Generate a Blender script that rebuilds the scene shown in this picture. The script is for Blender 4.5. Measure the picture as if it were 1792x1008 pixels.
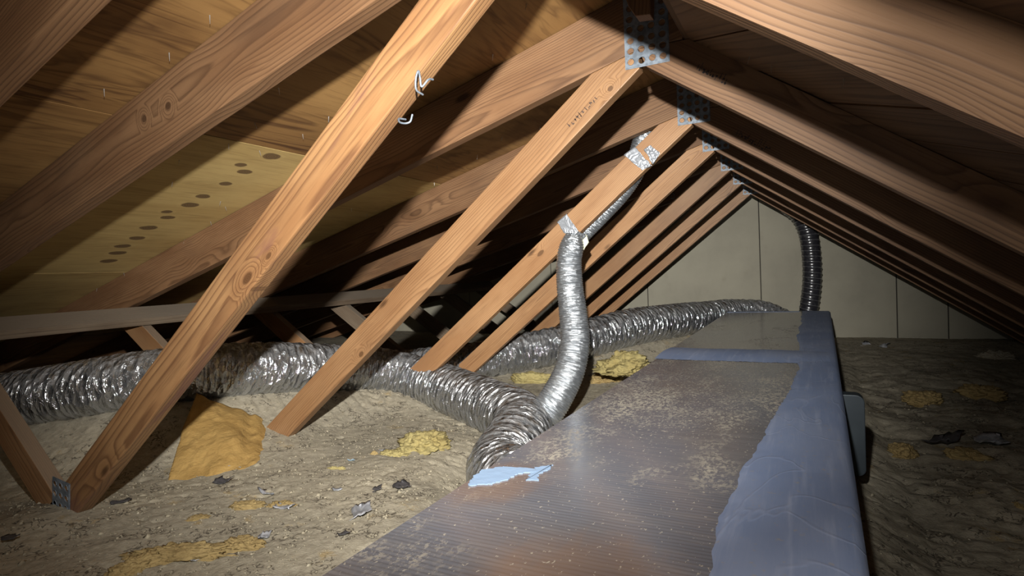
import bpy, bmesh, math, random
import numpy as np
from mathutils import Vector, Matrix

for o in list(bpy.data.objects): bpy.data.objects.remove(o)
S = bpy.context.scene
C = S.collection

# ------------------------------------------------------------------ camera
# world: X across the attic (right +), Y along the ridge, Z up, metres; the camera is the origin
YAW, PITCH, ROLL, FPX = 0.4727, 0.0248, -0.0403, 1009.08
def cam_axes():
    cy, sy, cp, sp = math.cos(YAW), math.sin(YAW), math.cos(PITCH), math.sin(PITCH)
    f = Vector((-sy*cp, cy*cp, -sp)); r = Vector((cy, sy, 0)); u = r.cross(f)
    cr, sr = math.cos(ROLL), math.sin(ROLL)
    return cr*r+sr*u, -sr*r+cr*u, f
CR, CU, CF = cam_axes()
cam = bpy.data.objects.new('camera', bpy.data.cameras.new('camera')); C.objects.link(cam)
cam.data.sensor_width = 36; cam.data.lens = 36*FPX/1792; cam.data.clip_start = .02; cam.data.clip_end = 60
cam.matrix_world = Matrix(((CR.x, CU.x, -CF.x, 0), (CR.y, CU.y, -CF.y, 0), (CR.z, CU.z, -CF.z, 0), (0, 0, 0, 1)))
S.camera = cam

# ------------------------------------------------------------------ world and light
w = bpy.data.worlds.new('world'); S.world = w; w.use_nodes = True
w.node_tree.nodes['Background'].inputs[0].default_value = (.5, .55, .6, 1)
w.node_tree.nodes['Background'].inputs[1].default_value = .004

LIGHT_POS = Vector((-.06, .06, .250)); LIGHT_AIM = Vector((-1.32, 2.25, -.06))
ld = bpy.data.lights.new('work_light', 'SPOT'); lo = bpy.data.objects.new('work_light', ld); C.objects.link(lo)
ld.energy = 188; ld.color = (1.0, .975, .93); ld.spot_size = math.radians(89); ld.spot_blend = 1.0; ld.shadow_soft_size = .014
lo.location = LIGHT_POS
lo.rotation_euler = (LIGHT_AIM-LIGHT_POS).to_track_quat('-Z', 'Y').to_euler()
ld.use_nodes = True
lt = ld.node_tree; em = lt.nodes['Emission']; fo = lt.nodes.new('ShaderNodeLightFalloff')
fo.inputs['Strength'].default_value = 1.0
lt.links.new(fo.outputs['Linear'], em.inputs['Strength'])

# the same work light spills weakly to all sides of its beam
sd = bpy.data.lights.new('work_light_spill', 'POINT'); so_ = bpy.data.objects.new('work_light_spill', sd); C.objects.link(so_)
sd.energy = 20; sd.color = (1.0, .975, .93); sd.shadow_soft_size = .014; so_.location = LIGHT_POS
# weak fill light added beside the lens to lift the shadows
fd = bpy.data.lights.new('fill_lamp', 'POINT'); flo = bpy.data.objects.new('fill_lamp', fd); C.objects.link(flo)
fd.energy = .8; fd.color = (.93, .97, 1.0); fd.shadow_soft_size = .01; flo.location = (-.02, -.02, .03)
fd.use_nodes = True; ft = fd.node_tree; ff = ft.nodes.new('ShaderNodeLightFalloff'); ff.inputs['Strength'].default_value = 1.0
ft.links.new(ff.outputs['Linear'], ft.nodes['Emission'].inputs['Strength'])

S.view_settings.view_transform = 'Standard'; S.view_settings.look = 'None'
S.view_settings.exposure = 0.0; S.view_settings.gamma = 1.0; S.view_settings.use_curve_mapping = False

# ------------------------------------------------------------------ numbers of the place (metres)
XR, ZR, TL, TR, DZR = -.3838, .6916, math.tan(.2735), math.tan(.6092), -.0458
CWL, CWR = .1461, .0960          # chord depths
TH = .038                        # lumber thickness
YT = [.445, .779, 1.448, 2.117, 2.666, 3.274, 3.883, 4.492]
WALLY = 5.10
AX = -.25                        # ridge board face x
NOTCH = -.238                    # right chords carry a level seat up to here
def ltop(x): return ZR + TL*(x-XR)
def rtop(x): return ZR + DZR - TR*(x-XR)
LC = CWL/math.cos(.2735); RC = CWR/math.cos(.6092)

# ------------------------------------------------------------------ numpy noise
rng = np.random.RandomState(7)
PERM = rng.rand(64, 64, 64)
def vnoise(x, y, z):
    x = np.asarray(x, float); y = np.asarray(y, float)+0*x; z = np.asarray(z, float)+0*x
    xi, yi, zi = np.floor(x).astype(int), np.floor(y).astype(int), np.floor(z).astype(int)
    fx, fy, fz = x-xi, y-yi, z-zi
    fx, fy, fz = fx*fx*(3-2*fx), fy*fy*(3-2*fy), fz*fz*(3-2*fz)
    def g(a, b, c): return PERM[(xi+a) & 63, (yi+b) & 63, (zi+c) & 63]
    l = lambda a, b, t: a+(b-a)*t
    return l(l(l(g(0,0,0), g(1,0,0), fx), l(g(0,1,0), g(1,1,0), fx), fy),
             l(l(g(0,0,1), g(1,0,1), fx), l(g(0,1,1), g(1,1,1), fx), fy), fz)*2-1
def fbm(x, y, z, o=4):
    s = 0; a = 1.
    for k in range(o):
        s = s+a*vnoise(x*2**k+17.3*k, y*2**k+5.1*k, z*2**k+9.7*k); a *= .5
    return s/1.9

# ------------------------------------------------------------------ object helpers
def tag(o, label=None, cat=None, group=None, kind=None):
    if label: o['label'] = label
    if cat: o['category'] = cat
    if group: o['group'] = group
    if kind: o['kind'] = kind
    return o
def empty(name, loc, label, cat, group=None):
    o = bpy.data.objects.new(name, None); C.objects.link(o); o.location = loc; o.empty_display_size = .1
    return tag(o, label, cat, group)
PENDING = []
def link(name, me, mat, parent=None, smooth=False):
    me.materials.append(M[mat]) if mat else None
    o = bpy.data.objects.new(name, me); C.objects.link(o)
    if smooth: me.polygons.foreach_set('use_smooth', [True]*len(me.polygons))
    if parent is not None:
        o.parent = parent; o.matrix_parent_inverse = Matrix.Translation(-parent.location) if parent.type == 'EMPTY' else parent.matrix_basis.inverted()
    return o
def from_np(name, V, F, mat, parent=None, smooth=True, uv=None, fc=None):
    me = bpy.data.meshes.new(name); V = np.asarray(V, float); F = np.asarray(F, int)
    n = F.shape[1]
    me.vertices.add(len(V)); me.vertices.foreach_set('co', V.ravel())
    me.loops.add(F.size); me.loops.foreach_set('vertex_index', F.ravel())
    me.polygons.add(len(F)); me.polygons.foreach_set('loop_start', np.arange(0, F.size, n)); me.polygons.foreach_set('loop_total', np.full(len(F), n))
    if uv is not None:
        l = me.uv_layers.new(name='uv'); l.data.foreach_set('uv', np.asarray(uv, float)[F.ravel()].ravel())
    if fc is not None:
        at_ = me.attributes.new('fc', 'FLOAT_VECTOR', 'POINT'); at_.data.foreach_set('vector', np.asarray(fc, float).ravel())
    me.update(calc_edges=True); me.validate()
    return link(name, me, mat, parent, smooth)
def prism(name, poly, y, t, mat, parent=None, ang=None, bevel=.003, axis='y', seg=2):
    """polygon in (x,z) extruded along +Y by t; local X runs along the grain (ang)"""
    cx = sum(p[0] for p in poly)/len(poly); cz = sum(p[1] for p in poly)/len(poly)
    ca, sa = math.cos(ang or 0), math.sin(ang or 0)
    bm = bmesh.new(); vs = []
    for (px, pz) in poly:
        dx, dz = px-cx, pz-cz
        vs.append((dx*ca+dz*sa, -dx*sa+dz*ca))
    area = sum(vs[i][0]*vs[(i+1) % len(vs)][1]-vs[(i+1) % len(vs)][0]*vs[i][1] for i in range(len(vs)))
    if area < 0: vs = vs[::-1]
    f = [bm.verts.new((a, -t/2, b)) for a, b in vs]; k = [bm.verts.new((a, t/2, b)) for a, b in vs]
    bm.faces.new(f); bm.faces.new(k[::-1])
    n = len(vs)
    for i in range(n): bm.faces.new((f[(i+1) % n], f[i], k[i], k[(i+1) % n]))
    bmesh.ops.recalc_face_normals(bm, faces=bm.faces)
    if bevel: bmesh.ops.bevel(bm, geom=[e for e in bm.edges], offset=bevel, segments=seg, affect='EDGES', profile=.6, clamp_overlap=True)
    me = bpy.data.meshes.new(name); bm.to_mesh(me); bm.free()
    o = link(name, me, mat, parent)
    o.location = (cx, y+t/2, cz); o.rotation_euler = (0, -(ang or 0), 0)
    return o
def box(name, lo_, hi_, mat, parent=None, bevel=.002, rot=None):
    bm = bmesh.new(); bmesh.ops.create_cube(bm, size=1)
    d = Vector(hi_)-Vector(lo_)
    for v in bm.verts: v.co = Vector((v.co.x*d.x, v.co.y*d.y, v.co.z*d.z))
    if bevel: bmesh.ops.bevel(bm, geom=bm.edges[:], offset=bevel, segments=2, affect='EDGES', clamp_overlap=True)
    me = bpy.data.meshes.new(name); bm.to_mesh(me); bm.free()
    o = link(name, me, mat, parent); o.location = (Vector(lo_)+Vector(hi_))/2
    if rot: o.rotation_euler = rot
    return o
def spline(P, n):
    P = np.asarray(P, float); m = len(P)
    Q = np.vstack([2*P[0]-P[1], P, 2*P[-1]-P[-2]]); out = []
    per = max(2, int(n/(m-1)))
    for i in range(m-1):
        a, b, c, d = Q[i:i+4]
        for t in np.linspace(0, 1, per, endpoint=False):
            out.append(.5*((2*b)+(c-a)*t+(2*a-5*b+4*c-d)*t*t+(3*b-3*c+d-a)*t**3))
    out.append(P[-1]); return np.array(out)
def resample(P, step):
    s = np.r_[0, np.cumsum(np.linalg.norm(np.diff(P, axis=0), axis=1))]
    t = np.linspace(0, s[-1], max(3, int(s[-1]/step)))
    return np.stack([np.interp(t, s, P[:, k]) for k in range(P.shape[1])], 1), t
def frames(P):
    T = np.gradient(P, axis=0); T /= np.linalg.norm(T, axis=1)[:, None]
    n = np.cross(T[0], [0, 0, 1.]); n /= np.linalg.norm(n); N = []
    for t in T:
        n = n-t*(n@t); n /= np.linalg.norm(n); N.append(n)
    N = np.array(N); return T, N, np.cross(T, N)
def tube(name, pts, seg, step, mat, parent=None, fold=None, cap=True):
    """pts rows: x,y,z,radius ; fold(s, theta, r) -> radius"""
    P, s = resample(spline(pts, 40*len(pts)), step)
    R = P[:, 3]; P = P[:, :3]; T, N, B = frames(P)
    th = np.linspace(0, 2*math.pi, seg, endpoint=False)
    SS, TT = np.meshgrid(s, th, indexing='ij'); RR = np.repeat(R[:, None], seg, 1)
    if fold: RR = fold(SS, TT, RR)
    V = P[:, None, :]+RR[..., None]*(np.cos(TT)[..., None]*N[:, None, :]+np.sin(TT)[..., None]*B[:, None, :])
    n = len(s); idx = np.arange(n*seg).reshape(n, seg); j = np.roll(idx, -1, 1)
    F = np.stack([idx[:-1], j[:-1], j[1:], idx[1:]], -1).reshape(-1, 4)
    tw = TT+SS/R.mean()*.45
    fc = np.stack([np.cos(tw)*R.mean(), np.sin(tw)*R.mean(), SS], -1).reshape(-1, 3)
    return from_np(name, V.reshape(-1, 3), F, mat, parent, True, None, fc)

# ------------------------------------------------------------------ materials
M = {}
class G:
    def __init__(s, name):
        m = bpy.data.materials.new(name); m.use_nodes = True; M[name] = m
        s.t = m.node_tree; s.b = s.t.nodes['Principled BSDF']; s.m = m
    def n(s, ty, **kw):
        x = s.t.nodes.new('ShaderNode'+ty)
        for k, v in kw.items(): setattr(x, k, v)
        return x
    def l(s, a, b): s.t.links.new(a, b)
    def val(s, v, sock):
        if hasattr(v, 'links') or hasattr(v, 'is_linked'): s.l(v, sock)
        else: sock.default_value = v
    def math(s, op, a, b=0., c=None, clamp=False):
        x = s.n('Math', operation=op, use_clamp=clamp); s.val(a, x.inputs[0]); s.val(b, x.inputs[1])
        if c is not None: s.val(c, x.inputs[2])
        return x.outputs[0]
    def vmul(s, v, k):
        x = s.n('VectorMath', operation='MULTIPLY'); s.l(v, x.inputs[0]); x.inputs[1].default_value = k; return x.outputs[0]
    def vadd(s, v, k):
        x = s.n('VectorMath', operation='ADD'); s.l(v, x.inputs[0]); s.val(k, x.inputs[1]); return x.outputs[0]
    def noise(s, v, scale, detail=4, rough=.55, dist=0.):
        x = s.n('TexNoise'); s.l(v, x.inputs['Vector']); x.inputs['Scale'].default_value = scale; x.inputs['Detail'].default_value = detail
        x.inputs['Roughness'].default_value = rough; x.inputs['Distortion'].default_value = dist; return x.outputs[0]
    def voro(s, v, scale, feature='F1', out='Distance', rnd=1.):
        x = s.n('TexVoronoi', feature=feature); s.l(v, x.inputs['Vector']); x.inputs['Scale'].default_value = scale; x.inputs['Randomness'].default_value = rnd
        return x.outputs[out]
    def ramp(s, f, stops):
        x = s.n('ValToRGB'); s.l(f, x.inputs[0]); e = x.color_ramp.elements
        while len(e) < len(stops): e.new(.5)
        for k, (p, c) in zip(e, stops):
            k.position = p; k.color = (*c, 1) if len(c) == 3 else c
        return x.outputs[0]
    def mix(s, f, a, b, mode='MIX'):
        x = s.n('Mix', data_type='RGBA', blend_type=mode); s.val(f, x.inputs[0])
        for v, k in ((a, 6), (b, 7)):
            if isinstance(v, tuple): x.inputs[k].default_value = (*v, 1)
            else: s.l(v, x.inputs[k])
        return x.outputs[2]
    def smooth(s, v, a, b):
        x = s.n('MapRange', interpolation_type='SMOOTHSTEP'); s.l(v, x.inputs[0]); x.inputs[1].default_value = a; x.inputs[2].default_value = b; return x.outputs[0]
    def bump(s, h, st, d=.01, chain=None):
        x = s.n('Bump'); s.l(h, x.inputs['Height']); x.inputs['Strength'].default_value = st; x.inputs['Distance'].default_value = d
        if chain: s.l(chain, x.inputs['Normal'])
        return x.outputs[0]
    def done(s, col=None, rough=None, metal=None, nrm=None, spec=None):
        b = s.b
        if col is not None: s.val((*col, 1) if isinstance(col, tuple) else col, b.inputs['Base Color'])
        if rough is not None: s.val(rough, b.inputs['Roughness'])
        if metal is not None: s.val(metal, b.inputs['Metallic'])
        if nrm is not None: s.l(nrm, b.inputs['Normal'])
        if spec is not None: b.inputs['Specular IOR Level'].default_value = spec
    def obj(s): return s.n('TexCoord').outputs['Object']
    def uv(s): return s.n('TexCoord').outputs['UV']
    def rnd(s): return s.n('ObjectInfo').outputs['Random']

def wood(name, light, mid, dark, ring=.0065, contrast=1., rough=.6, dirt=.35, knots=(), stain=None):
    g = G(name); o = g.obj(); r = g.rnd()
    cx = g.n('CombineXYZ'); g.l(g.math('MULTIPLY', r, 37.), cx.inputs[0])
    g.l(g.math('SUBTRACT', g.math('MULTIPLY', g.math('FRACT', g.math('MULTIPLY', r, 7.31)), .20), .10), cx.inputs[1])
    g.l(g.math('SUBTRACT', g.math('MULTIPLY', g.math('FRACT', g.math('MULTIPLY', r, 3.77)), .16), .08), cx.inputs[2])
    p = g.vadd(o, cx.outputs[0])
    # slow wander of the pith
    wv = g.n('TexNoise'); g.l(g.vmul(p, (1.1, 2., 2.)), wv.inputs['Vector']); wv.inputs['Scale'].default_value = 1.; wv.inputs['Detail'].default_value = 2
    q = g.vadd(p, g.vmul(wv.outputs['Color'], (0., .06, .06)))
    # knots
    kv = g.n('TexVoronoi'); g.l(g.vmul(p, (2.6, 7., 7.)), kv.inputs['Vector']); kv.inputs['Scale'].default_value = 1.
    kd = kv.outputs['Distance']
    kn = g.math('SUBTRACT', 1., g.smooth(kd, .0, .34))
    sx = g.n('SeparateXYZ'); g.l(q, sx.inputs[0])
    rad = g.math('SQRT', g.math('ADD', g.math('MULTIPLY', sx.outputs[1], sx.outputs[1]), g.math('MULTIPLY', sx.outputs[2], sx.outputs[2])))
    fine = g.noise(g.vmul(p, (2.5, 30., 30.)), 1., 3)
    ph = g.math('ADD', g.math('ADD', g.math('DIVIDE', rad, ring), g.math('MULTIPLY', kn, 2.6)), g.math('MULTIPLY', fine, .9))
    if knots:
        so = g.n('SeparateXYZ'); g.l(o, so.inputs[0]); kk = None
        for (kx, kz, rx, rz) in knots:
            dx = g.math('DIVIDE', g.math('SUBTRACT', so.outputs[0], kx), rx); dz_ = g.math('DIVIDE', g.math('SUBTRACT', so.outputs[2], kz), rz)
            dd = g.math('SQRT', g.math('ADD', g.math('MULTIPLY', dx, dx), g.math('MULTIPLY', dz_, dz_)))
            kk = dd if kk is None else g.math('MINIMUM', kk, dd)
        ph = g.math('ADD', ph, g.math('MULTIPLY', g.math('SUBTRACT', 1., g.smooth(kk, .6, 4.5)), 4.2))
    wave = g.math('FRACT', ph)                       # earlywood to latewood saw
    lines = g.ramp(wave, [(0, (0, 0, 0)), (.55, (.25,)*3), (.86, (1,)*3), (1, (.0,)*3)])
    streak = g.noise(g.vmul(p, (6., 240., 240.)), 1., 3)
    patch = g.noise(g.vmul(p, (3., 12., 12.)), 1., 4)
    col = g.mix(g.smooth(patch, .3, .72), light, mid)
    col = g.mix(g.math('MULTIPLY', lines, .62*contrast), col, dark)
    col = g.mix(g.math('MULTIPLY', g.smooth(streak, .52, .75), .45), col, dark)
    core = g.math('SUBTRACT', 1., g.smooth(kd, .05, .10))
    col = g.mix(g.math('MULTIPLY', core, .8), col, tuple(c*.35 for c in dark))
    dz = g.noise(g.vmul(p, (2., 5., 5.)), 1., 5, .65)
    col = g.mix(g.math('MULTIPLY', g.smooth(dz, .48, .75), dirt), col, (.060, .040, .028))
    if knots:
        kr = g.math('FRACT', g.math('MULTIPLY', kk, 3.2))
        kc = g.mix(kr, tuple(c*.55 for c in dark), tuple(c*.55 for c in mid))
        col = g.mix(g.math('MULTIPLY', g.math('SUBTRACT', 1., g.smooth(kk, .85, 1.15)), .9), col, kc)
    if stain:
        sn = g.noise(g.vadd(g.vmul(p, (3., 16., 16.)), (4., 2., 1.)), 1., 4, .6, .4)
        col = g.mix(g.math('MULTIPLY', g.smooth(sn, .56, .70), .75), col, stain)
    ge = g.n('NewGeometry'); s9 = g.n('SeparateXYZ'); g.l(ge.outputs['True Normal'], s9.inputs[0])
    col = g.mix(g.math('MULTIPLY', g.smooth(s9.outputs[2], .45, .8), .75), col, (.155, .128, .098))
    hv = g.n('HueSaturation'); g.l(col, hv.inputs['Color']); g.l(g.math('ADD', .82, g.math('MULTIPLY', g.math('FRACT', g.math('MULTIPLY', r, 13.7)), .34)), hv.inputs['Value'])
    h = g.math('ADD', g.math('MULTIPLY', lines, .6), g.math('MULTIPLY', streak, .6))
    g.done(hv.outputs[0], rough, 0., g.bump(h, .30, .0016), .35)
wood('chord_wood', (.235, .130, .064), (.165, .083, .038), (.058, .026, .012), .0058, 1., .62)
wood('web_wood', (.36, .205, .098), (.275, .142, .062), (.120, .052, .022), .0048, .85, .5, .22)
wood('big_web_wood', (.285, .162, .072), (.195, .098, .042), (.075, .032, .016), .0085, 1.1, .42, .30, (), (.115, .050, .040))
wood('board_wood', (.150, .085, .042), (.105, .058, .028), (.042, .020, .010), .012, 1., .7, .5)
wood('brace_wood', (.19, .145, .10), (.14, .10, .066), (.06, .038, .024), .007, .7, .75, .5)

def plywood(name, light, mid, dark, amount, knots=()):
    g = G(name); o = g.obj(); r = g.rnd()
    cx = g.n('CombineXYZ'); g.l(g.math('MULTIPLY', r, 23.), cx.inputs[0]); g.l(g.math('MULTIPLY', r, 51.), cx.inputs[1])
    p = g.vadd(o, cx.outputs[0])
    # rotary cut veneer: broad bands stretched along local Y
    a = g.noise(g.vmul(p, (9., 1.3, 1.)), 1., 3, .5, .6)
    ph = g.math('FRACT', g.math('MULTIPLY', a, 9.))
    band = g.ramp(ph, [(0, (0,)*3), (.5, (.15,)*3), (.8, (1,)*3), (1, (0,)*3)])
    big = g.noise(g.vmul(p, (3.5, .9, 1.)), 1., 4)
    st = g.noise(g.vmul(p, (160., 7., 1.)), 1., 4)
    col = g.mix(g.smooth(big, .32, .68), light, mid)
    col = g.mix(g.math('MULTIPLY', g.math('MULTIPLY', band, g.smooth(big, .35, .7)), amount), col, dark)
    col = g.mix(g.math('MULTIPLY', g.smooth(st, .5, .74), .38), col, dark)
    ag = g.noise(g.vadd(g.vmul(p, (2.2, 1.5, 1.)), (8., 3., 0.)), 1., 5, .65)
    col = g.mix(g.math('MULTIPLY', g.smooth(ag, .48, .72), .6*amount), col, dark)
    if knots:
        sx = g.n('SeparateXYZ'); g.l(o, sx.inputs[0]); wob = g.noise(g.vmul(o, (40., 30., 1.)), 1., 2)
        core = None; halo = None
        for (kx, ky, rx, ry) in knots:
            dx = g.math('DIVIDE', g.math('SUBTRACT', sx.outputs[0], kx), rx); dy = g.math('DIVIDE', g.math('SUBTRACT', sx.outputs[1], ky), ry)
            d = g.math('SQRT', g.math('ADD', g.math('MULTIPLY', dx, dx), g.math('MULTIPLY', dy, dy)))
            core = d if core is None else g.math('MINIMUM', core, d)
        core = g.math('ADD', core, g.math('MULTIPLY', g.math('SUBTRACT', wob, .5), .5))
        ringf = g.math('FRACT', g.math('MULTIPLY', core, 3.5))
        col = g.mix(g.math('MULTIPLY', g.math('SUBTRACT', 1., g.smooth(core, 1.35, 1.55)), g.math('MULTIPLY', ringf, .35)), col, light)
        kc = g.mix(ringf, (.085, .048, .022), (.145, .088, .040))
        col = g.mix(g.math('MULTIPLY', g.math('SUBTRACT', 1., g.smooth(core, .85, 1.1)), .92), col, kc)
    g.done(col, .7, 0., g.bump(st, .25, .0012), .3)
plywood('plywood_amber', (.330, .190, .068), (.225, .118, .040), (.058, .023, .009), 1.)
plywood('plywood_brown', (.16, .085, .038), (.11, .056, .025), (.045, .020, .010), .7)

# galvanised steel
g = G('galvanised'); o = g.obj()
sp = g.voro(o, 95.); nz = g.noise(o, 26., 4)
c_ = g.mix(g.smooth(sp, .1, .6), (.135, .160, .190), (.200, .232, .268)); c_ = g.mix(g.smooth(nz, .42, .7), c_, (.095, .115, .138))
g.done(c_, .5, .35, g.bump(g.noise(o, 150., 3), .25, .001))
g = G('foil_tape'); o = g.obj()
wv = g.noise(g.vmul(o, (16., 16., 16.)), 1., 2, .5, 1.2); cr = g.math('FRACT', g.math('MULTIPLY', wv, 9.))
cr = g.math('ABSOLUTE', g.math('SUBTRACT', cr, .5))
g.done((.34, .36, .39), .42, .45, g.bump(cr, .55, .004))
g = G('dark_tape'); o = g.obj(); g.done((.13, .14, .15), .45, .5, g.bump(g.noise(o, 60., 3), .4, .003))
g = G('cream_scrap'); o = g.obj(); g.done((.66, .66, .48), .8, 0., g.bump(g.noise(o, 90., 4), .4, .003))

# crinkled foil jacket; dust lies on what faces up
def foil(name, col, scale, dust, dustcol, rough=.20, bst=.8, fibre=True, stretch=(1., 1., 1.)):
    g = G(name); o = g.obj()
    at_ = g.n('Attribute', attribute_name='fc'); u = g.vmul(at_.outputs['Vector'], (stretch[0], stretch[0], 2.6*stretch[1]))
    v1 = g.voro(u, scale, 'F1')
    nz = g.noise(u, scale*.8, 4, .6, .8)
    rd = g.math('ABSOLUTE', g.math('SUBTRACT', nz, .5))
    h = g.math('ADD', g.math('MULTIPLY', v1, 1.0), g.math('MULTIPLY', rd, .9))
    nrm = g.bump(h, bst, .02)
    geo = g.n('NewGeometry'); s3 = g.n('SeparateXYZ'); g.l(geo.outputs['Normal'], s3.inputs[0])
    dn = g.noise(o, 30., 5, .65); dn2 = g.noise(o, 7., 3)
    up = g.smooth(s3.outputs[2], .15, .85)
    m = g.math('MULTIPLY', up, g.smooth(g.math('ADD', dn, g.math('MULTIPLY', dn2, .6)), .62, 1.0))
    m = g.math('MULTIPLY', m, dust, clamp=True)
    speck = g.math('MULTIPLY', g.smooth(g.noise(o, 120., 3), .62, .72), dust*.5)
    m = g.math('MAXIMUM', m, speck)
    g.done(g.mix(m, col, dustcol), g.math('ADD', rough, g.math('MULTIPLY', m, .6)), g.math('SUBTRACT', .88, g.math('MULTIPLY', m, .86)), nrm)
foil('jacket_foil', (.48, .495, .515), 20., 1.0, (.060, .044, .030), .10, 1.0)
foil('clean_jacket_foil', (.62, .63, .64), 30., .75, (.16, .125, .085), .20, .9)
foil('thin_foil', (.52, .55, .58), 45., .15, (.3, .28, .24), .38, .55, True, (.6, 1.5, 1.))

g = G('black_plastic'); o = g.obj(); g.done(g.mix(g.smooth(g.noise(o, 40., 4), .5, .8), (.018, .018, .022), (.05, .05, .052)), .25, 0., None, .8)
g = G('wire'); g.done((.62, .64, .68), .25, .9)

# rectangular trunk: dusty foil faced board with fine cross scrim
g = G('trunk_foil'); o = g.obj()
sx = g.n('SeparateXYZ'); g.l(o, sx.inputs[0])
scrim = g.noise(g.vmul(o, (9., 95., 1.)), 1., 3, .6)
scrim2 = g.noise(g.vmul(o, (60., 14., 1.)), 1., 2)
big = g.noise(g.vmul(o, (2.2, 1.6, 1.)), 1., 4, .6)
bd = g.noise(g.vadd(g.vmul(o, (5., 2.6, 1.)), (3.1, 7.7, 0.)), 1., 6, .68)
fl = g.noise(g.vmul(o, (130., 85., 1.)), 1., 4, .75)
base = g.mix(g.smooth(big, .35, .65), (.150, .162, .198), (.158, .152, .158))
base = g.mix(g.math('MULTIPLY', g.smooth(scrim, .42, .68), .35), base, (.25, .245, .25))
lw = g.noise(g.vmul(o, (7., 12., 1.)), 1., 3)
rib = g.math('SINE', g.math('ADD', g.math('MULTIPLY', sx.outputs[1], 6.2832/.0088), g.math('MULTIPLY', lw, 9.)))
base = g.mix(g.math('MULTIPLY', g.smooth(rib, -.2, 1.), .40), base, (.085, .078, .078))
def blob(cx0, cy0, rx0, ry0):
    dx = g.math('DIVIDE', g.math('SUBTRACT', sx.outputs[0], cx0), rx0); dy = g.math('DIVIDE', g.math('SUBTRACT', sx.outputs[1], cy0), ry0)
    return g.math('ADD', g.math('ADD', g.math('MULTIPLY', dx, dx), g.math('MULTIPLY', dy, dy)), g.math('MULTIPLY', g.math('SUBTRACT', big, .5), 1.6))
rust = g.math('MINIMUM', blob(-.45, .79, .085, .10), blob(-.24, .56, .11, .13))
base = g.mix(g.math('MULTIPLY', g.math('SUBTRACT', 1., g.smooth(g.math('ADD', rust, g.math('MULTIPLY', scrim2, .8)), .3, 1.7)), .50), base, (.26, .155, .09))
zone = g.math('SUBTRACT', 1., g.smooth(blob(-.27, 1.72, .30, .50), .2, 2.2))
dust = g.math('MULTIPLY', g.smooth(g.math('ADD', bd, g.math('MULTIPLY', zone, .10)), .53, .70), g.smooth(fl, .47, .57))
spk = g.smooth(g.math('ADD', g.noise(g.vmul(o, (190., 120., 1.)), 1., 3), g.math('MULTIPLY', zone, .07)), .655, .71)
dust = g.math('MAXIMUM', g.math('MULTIPLY', dust, .85), g.math('MULTIPLY', spk, .8))
col = g.mix(dust, base, (.40, .365, .29))
h = g.math('ADD', g.math('MULTIPLY', scrim, .5), g.math('MULTIPLY', fl, .5))
g.done(col, g.math('ADD', .17, g.math('MULTIPLY', dust, .5)), g.math('SUBTRACT', .16, g.math('MULTIPLY', dust, .16)), g.bump(h, .22, .001), .7)

g = G('mastic'); o = g.obj()
br = g.noise(g.vmul(o, (70., 4., 1.)), 1., 4); pt = g.noise(g.vmul(o, (5., 3., 1.)), 1., 5, .6); sp = g.noise(g.vmul(o, (90., 90., 1.)), 1., 3)
c_ = g.mix(g.smooth(pt, .35, .7), (.155, .205, .330), (.205, .250, .365)); c_ = g.mix(g.math('MULTIPLY', g.smooth(br, .5, .72), .4), c_, (.30, .345, .46))
c_ = g.mix(g.math('MULTIPLY', g.smooth(sp, .63, .72), .5), c_, (.28, .25, .20))
ck = g.noise(g.vadd(g.vmul(o, (7., 3.2, 1.)), (2., 6., 0.)), 1., 3, .5, .5); ck = g.math('SUBTRACT', 1., g.smooth(g.math('ABSOLUTE', g.math('SUBTRACT', ck, .5)), 0., .012))
c_ = g.mix(g.math('MULTIPLY', ck, .14), c_, (.33, .37, .49))
g.done(c_, .55, 0., g.bump(g.math('ADD', g.math('ADD', br, pt), g.math('MULTIPLY', ck, .4)), .40, .003), .4)
g = G('fresh_mastic'); o = g.obj(); g.done((.235, .335, .48), .6, 0., g.bump(g.noise(o, 60., 4), .4, .003))
g = G('box_metal'); o = g.obj(); g.done(g.mix(g.smooth(g.noise(o, 12., 4), .4, .7), (.022, .032, .041), (.030, .042, .051)), .5, .2)

# loose fill
g = G('loose_fill'); o = g.obj()
a = g.noise(o, 3.2, 5, .6); b = g.noise(o, 55., 5, .7); c2 = g.noise(o, 170., 3, .6); d2 = g.noise(g.vadd(o, (9., 4., 1.)), 24., 5, .7)
col = g.mix(g.smooth(a, .35, .68), (.415, .372, .280), (.350, .318, .245))
col = g.mix(g.math('MULTIPLY', g.smooth(b, .36, .66), .7), g.mix(.42, col, (.12, .10, .07)), col)
col = g.mix(g.math('MULTIPLY', g.smooth(c2, .60, .74), .4), col, (.44, .40, .31))
col = g.mix(g.math('MULTIPLY', g.smooth(d2, .64, .72), .75), col, (.030, .024, .020))
col = g.mix(g.math('MULTIPLY', g.smooth(g.noise(g.vadd(o, (2., 8., 5.)), 7., 5, .7), .60, .70), .55), col, (.34, .235, .085))
sq = g.noise(g.vadd(o, (3., 1., 7.)), 46., 2, .5, .6); sq = g.math('SUBTRACT', 1., g.smooth(g.math('ABSOLUTE', g.math('SUBTRACT', sq, .5)), .012, .045))
sm = g.smooth(g.noise(g.vadd(o, (5., 5., 2.)), 13., 3), .50, .58)
col = g.mix(g.math('MULTIPLY', g.math('MULTIPLY', sq, sm), .8), col, (.055, .045, .035))
g.done(col, .95, 0., g.bump(g.math('ADD', b, g.math('MULTIPLY', c2, .5)), .7, .005), .1)
g = G('crumb'); r = g.rnd(); o = g.obj()
cn = g.voro(o, 110., out='Color'); s3 = g.n('SeparateXYZ'); g.l(cn, s3.inputs[0])
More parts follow.
